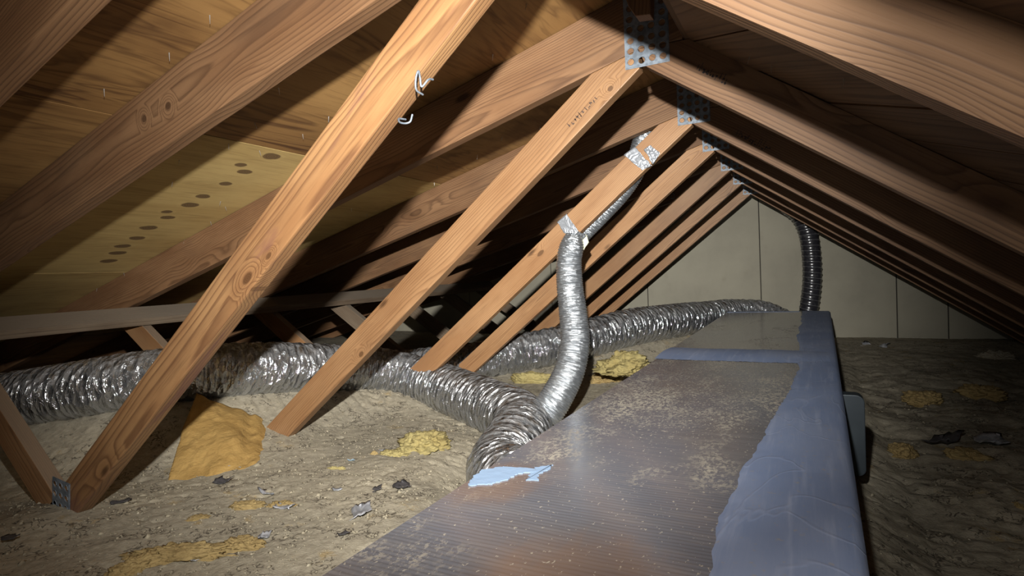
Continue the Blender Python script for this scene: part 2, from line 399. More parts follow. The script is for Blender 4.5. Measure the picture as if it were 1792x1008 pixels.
g.done(g.ramp(s3.outputs[0], [(0, (.10, .085, .06)), (.1, (.25, .22, .16)), (.6, (.31, .275, .20)), (.97, (.36, .32, .235)), (1, (.44, .40, .31))]), .95, 0., None, .1)
def wool(name, c1, c2, c3):
    g = G(name); o = g.obj(); a = g.noise(o, 9., 5, .6); b = g.noise(o, 70., 5, .7); d = g.noise(g.vmul(o, (40., 14., 60.)), 1., 4, .7, .5)
    col = g.mix(g.smooth(a, .35, .7), c1, c2); col = g.mix(g.math('MULTIPLY', g.smooth(d, .55, .75), .55), col, c3)
    g.done(col, .95, 0., g.bump(g.math('ADD', b, d), .7, .006), .1)
wool('batt_wool', (.38, .245, .085), (.30, .185, .060), (.18, .108, .036))
wool('yellow_wool', (.35, .295, .130), (.30, .24, .098), (.18, .15, .078))
wool('tan_wool', (.33, .245, .110), (.27, .195, .085), (.17, .13, .068))
g = G('wall_paint'); o = g.obj()
a = g.noise(o, 2.2, 5, .6); b = g.noise(g.vmul(o, (9., 1., 6.)), 1., 5, .65)
col = g.mix(g.smooth(a, .35, .7), (.285, .268, .210), (.240, .225, .178)); col = g.mix(g.math('MULTIPLY', g.smooth(b, .58, .76), .35), col, (.20, .18, .135))
g.done(col, .8, 0., g.bump(g.noise(o, 80., 4), .15, .002), .2)
g = G('dark_gap'); g.done((.03, .026, .02), .9)
g = G('ink'); g.done((.030, .022, .022), .8)
g = G('scrap_grey'); o = g.obj(); g.done(g.mix(g.smooth(g.noise(o, 40., 3), .4, .6), (.46, .47, .50), (.26, .27, .29)), .45, .25)
g = G('scrap_dark'); g.done((.055, .052, .055), .6)
g = G('scrap_blue'); g.done((.35, .50, .62), .6)
g = G('nail_steel'); g.done((.50, .49, .46), .35, .8)

# ------------------------------------------------------------------ shell: roof, gable wall, floor
EAVE_L, EAVE_R, Y0, Y1 = -4.95, 1.42, -.75, WALLY
GAP = .004
# roof on the left slope, one panel an object
roofL = empty('ceiling', (0, 0, 0), 'roof sheathing of plywood panels on both slopes', None); roofL['kind'] = 'structure'
def panel(side, xa, xb, ya, yb, mat):
    f = ltop if side < 0 else rtop
    za, zb = f(xa), f(xb); ang = math.atan2(zb-za, xb-xa); L_ = math.hypot(xb-xa, zb-za)-GAP
    bm = bmesh.new(); bmesh.ops.create_cube(bm, size=1)
    for v in bm.verts: v.co = Vector((v.co.x*L_, v.co.y*(yb-ya-GAP), v.co.z*.012))
    me = bpy.data.meshes.new('plywood_panel'); bm.to_mesh(me); bm.free()
    o = link('plywood_panel', me, mat, roofL)
    nx, nz = -math.sin(ang), math.cos(ang)
    o.location = ((xa+xb)/2+nx*.0066, (ya+yb)/2, (za+zb)/2+nz*.0066); o.rotation_euler = (0, -ang, 0)
    return o
rowsL = [(-1.415, AX), (-2.590, -1.415), (-3.765, -2.590), (EAVE_L, -3.765)]
for i, (xa, xb) in enumerate(rowsL):
    cuts = [Y0, 1.467+.0, 3.90, Y1] if i % 2 == 0 else [Y0, .798, 3.236, Y1]
    for ya, yb in zip(cuts[:-1], cuts[1:]):
        if i in (1, 2) and yb > 1.4:
            nm = 'plywood_pale_%d' % len(M); cxm, cym = (xa+xb)/2, (ya+yb)/2
            kn = []
            if ya < 1.2 < yb:
                kl = [(-1.458, 1.261, 1.25), (-1.578, 1.259, 1.), (-1.540, 1.216, .8), (-1.675, 1.261, .9), (-1.785, 1.256, 1.), (-1.861, 1.261, 1.25), (-1.980, 1.257, 1.), (-1.933, 1.224, .8),
                      (-2.083, 1.25, 1.25), (-2.187, 1.269, 1.15), (-2.275, 1.266, 1.2), (-2.351, 1.288, 1.3), (-2.445, 1.304, 1.3)]
                for kx, ky, s in kl: kn.append(((kx-cxm)/math.cos(.2735), ky-cym, .017*s, .025*s))
            plywood(nm, (.50, .365, .150), (.41, .280, .105), (.165, .098, .036), .45, kn)
            panel(-1, xa, xb, ya, yb, nm)
        else: panel(-1, xa, xb, ya, yb, 'plywood_amber')
# right slope: boards laid diagonally, each its own board, clipped to the slope
def clip(poly, ax, lim, keep_less):
    out = []
    for a, b in zip(poly, poly[1:]+poly[:1]):
        ia = (a[ax] <= lim) == keep_less; ib = (b[ax] <= lim) == keep_less
        if ia: out.append(a)
        if ia != ib:
            t = (lim-a[ax])/(b[ax]-a[ax]); out.append((a[0]+(b[0]-a[0])*t, a[1]+(b[1]-a[1])*t))
    return out
SLR = (EAVE_R-NOTCH)/math.cos(.6092); DA = math.radians(-57); BW = .143
dv = (math.cos(DA), math.sin(DA)); nv = (-dv[1], dv[0])
for k in range(-4, 60):
    c0 = -1.2+k*BW; c1 = c0+BW-GAP
    P = [(dv[0]*t+nv[0]*c, dv[1]*t+nv[1]*c) for t, c in ((-12, c0), (12, c0), (12, c1), (-12, c1))]
    for ax, lim, kl in ((0, 0, False), (0, SLR, True), (1, Y0, False), (1, Y1, True)):
        P = clip(P, ax, lim, kl) if P else P
    if len(P) < 3 or max(p[0] for p in P)-min(p[0] for p in P) < .03: continue
    # s runs down the slope, y along the ridge; local X along the grain
    cs, cy = sum(p[0] for p in P)/len(P), sum(p[1] for p in P)/len(P)
    bm = bmesh.new(); lo_, hi_ = [], []
    for (s_, y_) in P:
        a, b = (s_-cs)*dv[0]+(y_-cy)*dv[1], (s_-cs)*nv[0]+(y_-cy)*nv[1]
        lo_.append(bm.verts.new((a, b, 0))); hi_.append(bm.verts.new((a, b, .018)))
    bm.faces.new(lo_); bm.faces.new(hi_[::-1])
    for j in range(len(P)): bm.faces.new((lo_[j], hi_[j], hi_[(j+1) % len(P)], lo_[(j+1) % len(P)]))
    bmesh.ops.recalc_face_normals(bm, faces=bm.faces)
    me = bpy.data.meshes.new('sheathing_board'); bm.to_mesh(me); bm.free()
    o = link('sheathing_board', me, 'board_wood', roofL)
    S_, N_ = Vector((math.cos(.6092), 0, -math.sin(.6092))), Vector((math.sin(.6092), 0, math.cos(.6092)))
    ex = S_*dv[0]+Vector((0, 1, 0))*dv[1]; ey = S_*nv[0]+Vector((0, 1, 0))*nv[1]; ez = ex.cross(ey)
    org = Vector((NOTCH, 0, rtop(NOTCH)))+S_*cs+Vector((0, cy, 0))+N_*random.Random(k).uniform(.0005, .004)
    mw = Matrix(((ex.x, ey.x, ez.x, org.x), (ex.y, ey.y, ez.y, org.y), (ex.z, ey.z, ez.z, org.z), (0, 0, 0, 1)))
    o.matrix_basis = mw
# board along the ridge between the chord ends
rb_ = box('trim_1', (-(Y1-Y0)/2+.01, -.019, -.0925), ((Y1-Y0)/2-.01, .019, .0925), 'board_wood', None, .002)
rb_.matrix_world = Matrix.Translation((AX+.0195, (Y0+Y1)/2, .6395)) @ Matrix.Rotation(math.pi/2, 4, 'Z')
tag(rb_, 'dark ridge board running along the peak between the chords', None, None, 'structure')

# back of the attic behind the camera and the eaves, so that no daylight enters
def shell(name, poly, y, t, mat, label):
    return tag(prism(name, poly, y, t, mat, None, 0, 0), label, None, None, 'structure')
gab = [(EAVE_L, -.9), (EAVE_R, -.9), (EAVE_R, rtop(EAVE_R)), (AX+.04, rtop(AX+.04)), (AX+.04, ltop(AX)), (EAVE_L, ltop(EAVE_L))]
shell('wall_front', gab, Y0-.03, .02, 'wall_paint', 'gable wall behind the camera')
# gable wall: sheets between seams
wall = empty('wall_back', (0, WALLY, 0), 'pale painted gable end wall of butted sheets', None); wall['kind'] = 'structure'
seams = [EAVE_L-.1, -4.03, -3.108, -2.183, -1.258, -.333, .592, .90, EAVE_R]
for a, b in zip(seams[:-1], seams[1:]):
    a += .0035; b -= .0035
    pts = [(a, -.9), (b, -.9)]
    top = lambda x: ltop(x) if x < AX+.001 else rtop(x)
    pts.append((b, max(top(b), -.89)))
    if a < AX < b: pts += [(AX+.04, rtop(AX+.04)), (AX+.04, ltop(AX)), (AX, ltop(AX))]
    pts.append((a, max(top(a), -.89)))
    prism('wall_sheet', pts, WALLY, .012, 'wall_paint', wall, 0, .0015, seg=1)
prism('backing', gab, WALLY+.013, .01, 'dark_gap', wall, 0, 0)

# flex duct paths are needed for the floor, too (x, y, z, r)
def at(px, py, y):
    d = CF+CR*((px-896)/FPX)-CU*((py-504)/FPX); return d*(y/d.y)
def path(rows): return [(*at(px, py, y), r) for px, py, y, r in rows]
PATH_A = path([(-160, 722, .86, .104), (0, 703, 1.00, .104), (130, 684, 1.12, .106), (250, 664, 1.25, .106), (370, 650, 1.44, .108), (470, 645, 1.64, .110), (570, 644, 1.88, .110),
               (660, 648, 2.10, .110), (735, 664, 2.20, .110), (805, 690, 2.14, .112), (868, 715, 2.02, .112), (912, 742, 1.88, .114), (902, 782, 1.70, .116), (880, 832, 1.52, .114), (940, 870, 1.38, .106)])
PATH_B = path([(640, 652, 2.62, .105), (740, 642, 2.68, .108), (830, 632, 2.80, .112), (920, 616, 2.98, .115), (1010, 598, 3.18, .118), (1100, 574, 3.50, .118), (1190, 560, 3.95, .116), (1245, 553, 4.34, .112), (1290, 549, 4.55, .110), (1340, 552, 4.64, .106), (1400, 580, 4.66, .10)])
def near_path(P, X, Y):
    D = np.full(X.shape, 9.); Z = np.zeros(X.shape)
    for x, y, z, r in resample(spline(P, 20*len(P)), .05)[0]:
        d = (X-x)**2+(Y-y)**2; k = d < D; D = np.where(k, d, D); Z = np.where(k, z-r, Z)
    return np.sqrt(D), Z
def floor_z(X, Y, detail=True):
    z = -.588+.016*fbm(X*1.7, Y*1.7, 0*X, 3)
    for P in (PATH_A[:9], PATH_B):
        D, Z = near_path(P, X, Y)
        wgt = np.exp(-(D/.22)**2); z = z*(1-wgt)+wgt*(np.clip(Z, -.62, -.40)+.018)
    D, Z = near_path(PATH_A[9:], X, Y); wgt = np.exp(-(D/.17)**2); z = z*(1-wgt)+wgt*np.minimum(z, Z+.02)
    # loose fill heaped against the web feet and under the far slope
    for fx, fy in ((-1.68, 1.42), (-1.66, 2.1), (-1.74, .74)): z = z+.03*np.exp(-((X-fx)**2+(Y-fy)**2)/.03)
    rs = np.clip((X-.05)/.2, 0, 1)*np.clip((4.9-Y)/1.2, 0, 1)
    z = z-.09*rs+rs*(.03*fbm(X*5, Y*5, 0*X+6, 3)+.02*np.abs(fbm(X*14, Y*14, 0*X+2, 3)))
    if detail:
        n = fbm(X*16, Y*16, 0*X+3, 4); z = z+.0035*n
        c = fbm(X*48, Y*48, 0*X+9, 3); z = z+.004*np.where(c > 0, c, c*.5)
        cr = np.abs(fbm(X*11, Y*11, 0*X+5, 3)); z = z-.007*np.exp(-(cr/.03)**2)*(fbm(X*4, Y*4, 0*X+1, 2) > .05)
    return z
def spaced(a, b, fa, fb, fine, coarse):
    return np.r_[np.arange(a, fa, coarse), np.arange(fa, fb, fine), np.arange(fb, b, coarse), b]
gx = np.r_[spaced(EAVE_L, 0., -2.2, -.45, .0075, .028), np.arange(.03, EAVE_R-.02, .012), EAVE_R-.02]; gy = np.r_[np.arange(Y0, .45, .028), np.arange(.45, 2.1, .0075), np.arange(2.1, WALLY-.01, .016), WALLY-.002]
X, Y = np.meshgrid(gx, gy, indexing='ij'); Z = floor_z(X, Y)
# the layer ends just under the roof at both eaves
Z = np.minimum(Z, np.minimum(ZR+TL*(X-XR), ZR+DZR-TR*(X-XR))-.02)
n0, n1 = X.shape; ii = np.arange(n0*n1).reshape(n0, n1)
F = np.stack([ii[:-1, :-1], ii[1:, :-1], ii[1:, 1:], ii[:-1, 1:]], -1).reshape(-1, 4)
floor = from_np('floor', np.stack([X, Y, Z], -1).reshape(-1, 3), F, 'loose_fill')
tag(floor, 'grey beige loose fill insulation covering the attic floor', None, None, 'structure')
def fz(x, y): return float(floor_z(np.array([x]), np.array([y]))[0])

# ------------------------------------------------------------------ trusses
def plate_mesh(nx, nz, pitch, edge_x, edge_z, t=.0012):
    """perforated nail plate in local XZ, front towards -Y, round holes with raised rims"""
    bm = bmesh.new(); K = 16; rnd = random.Random(3)
    W_, H_ = nx*pitch, nz*pitch
    def cell(cx, cz, hole):
        h = pitch/2; cs = [(-h, -h), (h, -h), (h, h), (-h, h)]
        if not hole:
            bm.faces.new([bm.verts.new((cx+a, 0, cz+b)) for a, b in cs]); return
        r = pitch*.31; jx, jz = rnd.uniform(-1, 1)*.001, rnd.uniform(-1, 1)*.001
        sq, ci, ri = [], [], []
        for k in range(K):
            a = 2*math.pi*k/K; c, s = math.cos(a), math.sin(a); m = max(abs(c), abs(s))
            sq.append(bm.verts.new((cx+h*c/m, 0, cz+h*s/m))); ci.append(bm.verts.new((cx+jx+r*1.13*c, 0, cz+jz+r*1.13*s)))
            ri.append(bm.verts.new((cx+jx+r*.98*c, -.0016 if s > -.3 else .001, cz+jz+r*.98*s)))
        for k in range(K):
            j = (k+1) % K
            bm.faces.new((sq[k], sq[j], ci[j], ci[k])); bm.faces.new((ci[k], ci[j], ri[j], ri[k]))
        # small nail dimple beside some holes
    for i in range(nx):
        for k in range(nz): cell((i-(nx-1)/2)*pitch, (k-(nz-1)/2)*pitch, True)
    bmesh.ops.remove_doubles(bm, verts=bm.verts, dist=1e-5)
    # plain border
    W2, H2 = W_/2, H_/2
    for x0, x1, z0, z1 in ((-W2-edge_x, W2+edge_x, -H2-edge_z, -H2), (-W2-edge_x, W2+edge_x, H2, H2+edge_z), (-W2-edge_x, -W2, -H2, H2), (W2, W2+edge_x, -H2, H2)):
        bm.faces.new([bm.verts.new(v) for v in ((x0, 0, z0), (x1, 0, z0), (x1, 0, z1), (x0, 0, z1))])
    bmesh.ops.recalc_face_normals(bm, faces=bm.faces)
    ext = bmesh.ops.solidify(bm, geom=bm.faces[:], thickness=t)
    me = bpy.data.meshes.new('gusset_plate'); bm.to_mesh(me); bm.free(); return me
PLATE = plate_mesh(4, 7, .0265, .002, .003)
FOOT = plate_mesh(3, 5, .0265, .002, .003)
PLATE.materials.append(M['galvanised']); FOOT.materials.append(M['galvanised'])
def stamp(parent, c, ang, L_, H_, y, n, seed):
    """illegible mill stamp: a row of short ink strokes on the near face"""
    rd = random.Random(seed); V, Fc = [], []
    ca, sa = math.cos(ang), math.sin(ang)
    for i in range(n):
        u0 = (i/n-.5)*L_; wv = L_/n*.72
        for k in range(rd.choice((2, 3, 3))):
            a0 = u0+rd.uniform(0, .6)*wv; b0 = rd.uniform(-.5, .1)*H_
            if rd.random() < .5: a1, b1 = a0+wv*.22, b0+H_*rd.uniform(.4, .9)
            else: a1, b1 = a0+wv*rd.uniform(.4, .9), b0+H_*.2
            q = len(V)
            for a, b in ((a0, b0), (a1, b0), (a1, b1), (a0, b1)): V.append((c[0]+a*ca-b*sa, y-.0008, c[1]+a*sa+b*ca))
            Fc.append((q, q+1, q+2, q+3))
    o = from_np('ink_stamp', V, Fc, 'ink', parent, False); o['label'] = 'blurred dark ink stamp'; return o

TLAB = ['nearest pair of rafters, the left one cutting the top left corner',
        'roof truss whose heavy knotty diagonal web crosses the left foreground',
        'roof truss with the largest perforated ridge plate in view',
        'roof truss whose diagonal web carries two silver foil tape strips',
        'roof truss next behind the one with foil tape on its web',
        'roof truss with a small bent wire staple, third from the gable wall',
        'roof truss second from the pale gable wall',
        'farthest roof truss standing last before the pale gable wall']
WEBSH = [0, 0.004, -.012, 0, 0, 0, 0, 0]      # small sideways shifts of the webs, as nailed
trusses = []
SP = math.tan(.6773); WD = .0886/math.cos(.6773)
for i, y in enumerate(YT):
    t = empty('roof_truss', (-1.72, y, -.62), TLAB[i], 'truss', 'roof trusses in a row along the ridge'); trusses.append(t)
    d = WEBSH[i]
    jit = .0 if i < 3 else random.Random(i).uniform(-.004, .004)
    # left chord, clipped by the right slope
    xl = EAVE_L+.05; xp = -.36
    lb = lambda x: ltop(x)-LC
    rb = lambda x: rtop(x)-RC
    xt = (rb(0)-(.5616+SP*.269+jit))/(SP+TR); zt = rb(xt)              # tip where the web meets the right chord
    prism('top_chord', [(xl, lb(xl)), (xp, lb(xp)), (xp+.004, .5485), (AX-.002, .5485), (AX-.002, ltop(AX)-.001), (xl, ltop(xl)-.001)], y, TH, 'chord_wood', t, .2735, .0025)
    xe = EAVE_R-.06
    prism('top_chord', [(xp+.001, .5475), (NOTCH, .5455), (xe, rtop(xe)-.001), (xe, rb(xe)), (xt+.002, zt), (xp+.001, lb(xp))], y if i else .30, TH, 'chord_wood', t, -.6092, .0025)
    if i == 0: continue                                                # the nearest pair has no webs in the photograph
    # diagonal web from the ridge to the floor
    wr = lambda z: (z-.5616-jit)/SP-.269+d
    wl = lambda z: (z-.5616-jit-WD)/SP-.269+d
    zb = -.66
    xc = (.5616+jit+WD+SP*(.269-d)-(ltop(0)-LC))/(TL-SP); 
    prism('diagonal_web', [(wl(zb), zb), (wr(zb), zb), (wr(zt-.002), zt-.002), (xp, lb(xp)-.001), (xc, lb(xc)-.001)], y, TH, 'big_web_wood' if i == 1 else 'web_wood', t, .6773, .0035 if i == 1 else .0025)
    # short web back up to the left chord
    if i <= 1: px_, pz_, sl = -1.79, -.517, -.776
    else: px_, pz_, sl = -2.535, -.13, -.665
    ur = lambda z: px_+(z-pz_)/sl
    a_ = math.atan(sl); off = .089/math.cos(a_)
    ul = lambda z: px_+(z-pz_+off)/sl
    xt2 = (lb(0)-(pz_-sl*px_))/(sl-TL); xt3 = (lb(0)-(pz_-off-sl*px_))/(sl-TL)
    zb2 = -.64 if i > 1 else -.62
    xq = min(ur(zb2), wl(zb2)-.002) 
    prism('short_web', [(xt3, lb(xt3)-.001), (xt2, lb(xt2)-.001), (ur(zb2), zb2), (ul(zb2), zb2)], y, TH, 'brace_wood' if i > 3 else 'web_wood', t, a_, .0025)
    o = bpy.data.objects.new('gusset_plate', PLATE); C.objects.link(o); o.parent = t; o.matrix_parent_inverse = Matrix.Translation(-t.location)
    o.location = (XR+.0448, y-.0016, ZR-.1902+7*.0265/2+.003); o.rotation_euler = (0, random.Random(i+9).uniform(-.02, .02), 0)
    if i == 1:
        o = bpy.data.objects.new('gusset_plate', FOOT); C.objects.link(o); o.parent = t; o.matrix_parent_inverse = Matrix.Translation(-t.location)
        o.location = (-1.737, y-.0016, -.555); o.rotation_euler = (0, .12, 0)
    if i == 2:
        stamp(t, tuple(at(1246, 131, y)[k] for k in (0, 2)), -.6092, .085, .020, y, 10, 1)
        stamp(t, tuple(at(1021, 195, y)[k] for k in (0, 2)), .6773, .105, .014, y, 11, 4)
    if i == 3: stamp(t, tuple(at(1318, 247, y)[k] for k in (0, 2)), -.6092, .125, .022, y, 13, 2)

# knots where the photograph shows them: the member gets its own timber
def knotty(obj, name, base, pix, y):
    inv = obj.matrix_basis.inverted(); L2 = []
    for px, py, rx, rz in pix:
        v = inv @ at(px, py, y); L2.append((v.x, v.z, rx, rz))
    wood(name, *base[:3], *base[3:7], L2, base[7] if len(base) > 7 else None)
    obj.data.materials[0] = M[name]
WEBB = ((.36, .205, .098), (.275, .142, .062), (.120, .052, .022), .0048, .85, .5, .22)
CHB = ((.235, .130, .064), (.165, .083, .038), (.058, .026, .012), .0058, 1., .62, .35)
def member(t, name, k=0): return [c for c in t.children if c.name.split('.')[0] == name][k]
knotty(member(trusses[1], 'diagonal_web'), 'big_web_knotty', ((.285, .162, .072), (.195, .098, .042), (.075, .032, .016), .0085, 1.1, .42, .30, (.115, .050, .040)), [(433, 487, .016, .0075), (444, 513, .014, .011), (470, 448, .008, .004)], YT[1])
knotty(member(trusses[2], 'diagonal_web'), 'web_knotty_a', WEBB, [(1068, 155, .008, .006), (632, 620, .012, .007)], YT[2])
knotty(member(trusses[3], 'diagonal_web'), 'web_knotty_b', WEBB, [(946, 443, .018, .008)], YT[3])
knotty(member(trusses[1], 'top_chord'), 'chord_knotty', CHB, [(294, 185, .009, .008), (252, 208, .008, .008)], YT[1])

# lateral brace lying on the short webs
bz = []
brace_c = Vector((-2.500, 2.68, -.108)); L_ = 3.64
o = box('lateral_brace', (-.0445, -L_/2, -.019), (.0445, L_/2, .019), 'brace_wood', None, .003)
# grain runs along local X: build lengthwise on X then turn
bpy.data.objects.remove(o)
o = box('lateral_brace', (-L_/2, -.0445, -.019), (L_/2, .0445, .019), 'brace_wood', None, .003)
o.matrix_world = Matrix.Translation(brace_c) @ Matrix.Rotation(.006, 4, 'X') @ Matrix.Rotation(.587, 4, 'Y') @ Matrix.Rotation(math.pi/2, 4, 'Z')
tag(o, 'long dusty flat board nailed across the short truss webs at left', 'brace')

# dark wood block hanging at the ridge in front of the big plate
p0 = [at(px, py, 1.37) for px, py in ((1088, -40), (1146, -40), (1144, 35), (1119, 38), (1106, 20))]
o = prism('ridge_block', [(v.x, v.z) for v in p0][:1]+[(p0[1].x, p0[1].z)]+[(v.x, v.z) for v in p0[2:]], 1.335, .038, 'chord_wood', None, 1.45, .002)
tag(o, 'short dark wood block hanging in front of the largest ridge plate', 'block')

# ------------------------------------------------------------------ trunk duct
TZ, TB = -.33, -.63
trunk = empty('trunk_duct', (-.2, 2., TB), 'large rectangular dusty foil faced trunk duct with blue grey mastic edge', 'duct')
def tr_r(y): return .0312+.0228*y
def trunk_piece(name, ya, yb, dz, mat, parent):
    xs = [-.5-dz, tr_r(ya)+dz, tr_r(yb)+dz, -.5-dz]; ys = [ya, ya, yb, yb]
    bm = bmesh.new()
    lo_ = [bm.verts.new((x, y, TB)) for x, y in zip(xs, ys)]; hi_ = [bm.verts.new((x, y, TZ+dz)) for x, y in zip(xs, ys)]
    bm.faces.new(lo_[::-1]); bm.faces.new(hi_)
    for k in range(4): bm.faces.new((lo_[k], lo_[(k+1) % 4], hi_[(k+1) % 4], hi_[k]))
    bmesh.ops.recalc_face_normals(bm, faces=bm.faces)
    bmesh.ops.bevel(bm, geom=bm.edges[:], offset=.008, segments=3, affect='EDGES', clamp_overlap=True)
    me = bpy.data.meshes.new(name); bm.to_mesh(me); bm.free(); return link(name, me, mat, parent)
trunk_piece('duct_section', Y0+.03, 2.235, 0, 'trunk_foil', trunk)
trunk_piece('duct_section', 2.235, 4.30, .002, 'trunk_foil', trunk)
def coat(name, outline, z, t, mat, jag=.006, seed=0, n=400, skirt=None):
    """brushed on coat: irregular outline on the duct top"""
    P = np.array(outline+[outline[0]], float); s = np.r_[0, np.cumsum(np.linalg.norm(np.diff(P, axis=0), axis=1))]
    tt = np.linspace(0, s[-1], n, endpoint=False); x = np.interp(tt, s, P[:, 0]); y = np.interp(tt, s, P[:, 1])
    x = x+jag*fbm(tt*60+seed, 0*tt, 0*tt, 3)+jag*.8*vnoise(tt*260, 0*tt+seed, 0*tt); y = y+jag*fbm(tt*60+seed+50, 0*tt, 0*tt, 3)
    bm = bmesh.new(); vs = [bm.verts.new((a, b, z)) for a, b in zip(x, y)]
    f = bm.faces.new(vs); r_ = bmesh.ops.triangulate(bm, faces=[f])
    bmesh.ops.recalc_face_normals(bm, faces=bm.faces)
    if sum(f.normal.z for f in bm.faces) < 0: bmesh.ops.reverse_faces(bm, faces=bm.faces)
    ex = bmesh.ops.extrude_face_region(bm, geom=bm.faces[:])
    for v in ex['geom']:
        if isinstance(v, bmesh.types.BMVert): v.co.z += t
    bmesh.ops.recalc_face_normals(bm, faces=bm.faces)
    me = bpy.data.meshes.new(name); bm.to_mesh(me); bm.free(); return link(name, me, mat, trunk)
# the wide coat along the right edge, inner edge ragged
inner = [(-.10, Y0+.05), (-.098, .63), (-.109, .795), (-.097, .961), (-.085, 1.161), (-.060, 1.401), (-.045, 1.62), (-.032, 1.934), (-.030, 2.30), (-.050, 2.82), (-.042, 3.4), (-.038, 4.31)]
V, Fq, UVs = [], [], []
yy = np.arange(Y0+.05, 4.295, .006); xi = np.interp(yy, [q[1] for q in inner], [q[0] for q in inner])
xi = xi+.012*fbm(yy*7, 0*yy, 0*yy, 4)+.0016*vnoise(yy*60, 0*yy, 0*yy)
cols = 10; X_ = []
for k in range(cols+3):
    if k <= cols: xs = xi+(tr_r(yy)-.006-xi)*k/cols; zs = TZ+.0035+.0016*fbm(xs*30, yy*9, 0*yy+k*.0, 3)
    elif k == cols+1: xs = tr_r(yy)+.0045; zs = 0*yy+TZ-.006
    else: xs = tr_r(yy)+.0045; zs = 0*yy+TZ-.16+.012*fbm(yy*8, 0*yy+4, 0*yy, 3)
    if k == 0: zs = 0*yy+TZ+.0005
    X_.append(np.stack([xs, yy, zs], -1))
A_ = np.array(X_); n0, n1 = A_.shape[:2]; ii = np.arange(n0*n1).reshape(n0, n1)
F = np.stack([ii[:-1, :-1], ii[1:, :-1], ii[1:, 1:], ii[:-1, 1:]], -1).reshape(-1, 4)
o = from_np('mastic_coat', A_.reshape(-1, 3), F, 'mastic', trunk); o['label'] = 'blue grey brushed mastic along the right edge'
# band over the joint of the two sections
yl, yh = [], []
xs = np.linspace(-.5, tr_r(2.2)-.02, 150)
lo_y = 2.085+.010*fbm(xs*14, 0*xs, 0*xs, 4)+.004*vnoise(xs*150, 0*xs, 0*xs); hi_y = 2.40+.014*fbm(xs*9+30, 0*xs, 0*xs, 4)
rows = []
for k in range(9):
    f_ = k/8; yv = lo_y+(hi_y-lo_y)*f_; rows.append(np.stack([xs, yv, TZ+.0006+.0075*math.sin(math.pi*f_)+.0012*fbm(xs*20, yv*20, 0*xs, 3)], -1))
A_ = np.array(rows); n0, n1 = A_.shape[:2]; ii = np.arange(n0*n1).reshape(n0, n1)
F = np.stack([ii[:-1, :-1], ii[:-1, 1:], ii[1:, 1:], ii[1:, :-1]], -1).reshape(-1, 4)
from_np('mastic_band', A_.reshape(-1, 3), F, 'mastic', trunk)
coat('mastic_patch', [(-.480, .762), (-.494, .800), (-.494, .835), (-.467, .856), (-.425, .866), (-.405, .862), (-.428, .835), (-.433, .808), (-.449, .780)], TZ+.0002, .0016, 'fresh_mastic', .004, 3)['label'] = 'pale blue dried mastic patch'
coat('mastic_patch', [(-.405, .815), (-.415, .872), (-.395, .895), (-.390, .868), (-.398, .850), (-.388, .822)], TZ+.0002, .0012, 'fresh_mastic', .004, 8)
# far end: mastic over the end edge
coat('mastic_coat', [(-.49, 4.22), (-.05, 4.24), (-.05, 4.288), (-.49, 4.288)], TZ+.0025, .0012, 'mastic', .006, 5)
# round cornered box on the right side of the trunk
bm = bmesh.new(); K = 8; cs = []
x0, x1, z0, z1, rr = .06, .126, -.565, -.352, .020
for cx_, cz_, a0 in ((x1-rr, z1-rr, 0), (x0+rr, z1-rr, 90), (x0+rr, z0+rr, 180), (x1-rr, z0+rr, 270)):
    for k in range(K+1):
        a = math.radians(a0+90*k/K); cs.append((cx_+rr*math.cos(a), cz_+rr*math.sin(a)))
o = prism('side_box', cs, 1.73, .045, 'box_metal', trunk, 0, .004); o['label'] = 'slate grey round cornered box on the side of the duct'

# ------------------------------------------------------------------ flexible ducts
def jacket(pitch, depth, crumple, seed):
    def f(s, th, r):
        wob = fbm(np.cos(th)*1.6+seed, np.sin(th)*1.6, s*9, 3)
        h = s/pitch+th/(2*math.pi)+.55*wob
        tri = np.abs((h % 1)*2-1)
        big = fbm(np.cos(th)*1.1+seed+7, np.sin(th)*1.1, s*4, 3)
        fine = np.abs(fbm(np.cos(th)*4+seed+3, np.sin(th)*4+s*22, s*30, 3))
        sag = -.05*np.clip(0, 1, 1)
        return r*(1-depth*(1-tri)**1.3*(.6+.6*wob)+.035*big-crumple*fine)
    return f
o = tube('flexible_duct', PATH_A, 96, .0055, 'jacket_foil', None, jacket(.042, .065, .06, 1))
tag(o, 'long dusty silver flexible duct threading the truss webs and bending into the trunk duct', 'duct')
o = tube('flexible_duct', PATH_B, 96, .006, 'jacket_foil', None, jacket(.052, .085, .055, 5))
tag(o, 'silver flexible duct running back along the wall side behind the trunk duct', 'duct')

PATH_C = path([(1004, 410, 2.075, .030), (1001, 428, 2.078, .046), (996, 455, 2.08, .050), (997, 500, 2.08, .052), (1003, 550, 2.07, .055), (1006, 600, 2.05, .057), (996, 650, 2.01, .059), (974, 695, 1.96, .062), (950, 730, 1.92, .064)])
def ribs(pitch, depth, seed):
    def f(s, th, r):
        w_ = fbm(np.cos(th)*1.5+seed, np.sin(th)*1.5, s*10, 3)
        return r*(1-depth*(.5+.5*np.cos(2*math.pi*(s/pitch+.5*w_)))+.05*w_-.03*np.abs(fbm(np.cos(th)*5+seed, np.sin(th)*5, s*60, 2)))
    return f
o = tube('exhaust_hose', PATH_C, 80, .0016, 'thin_foil', None, ribs(.0095, .055, 2))
tag(o, 'bright narrow foil hose hanging from the taped web down onto the flexible duct', 'hose')
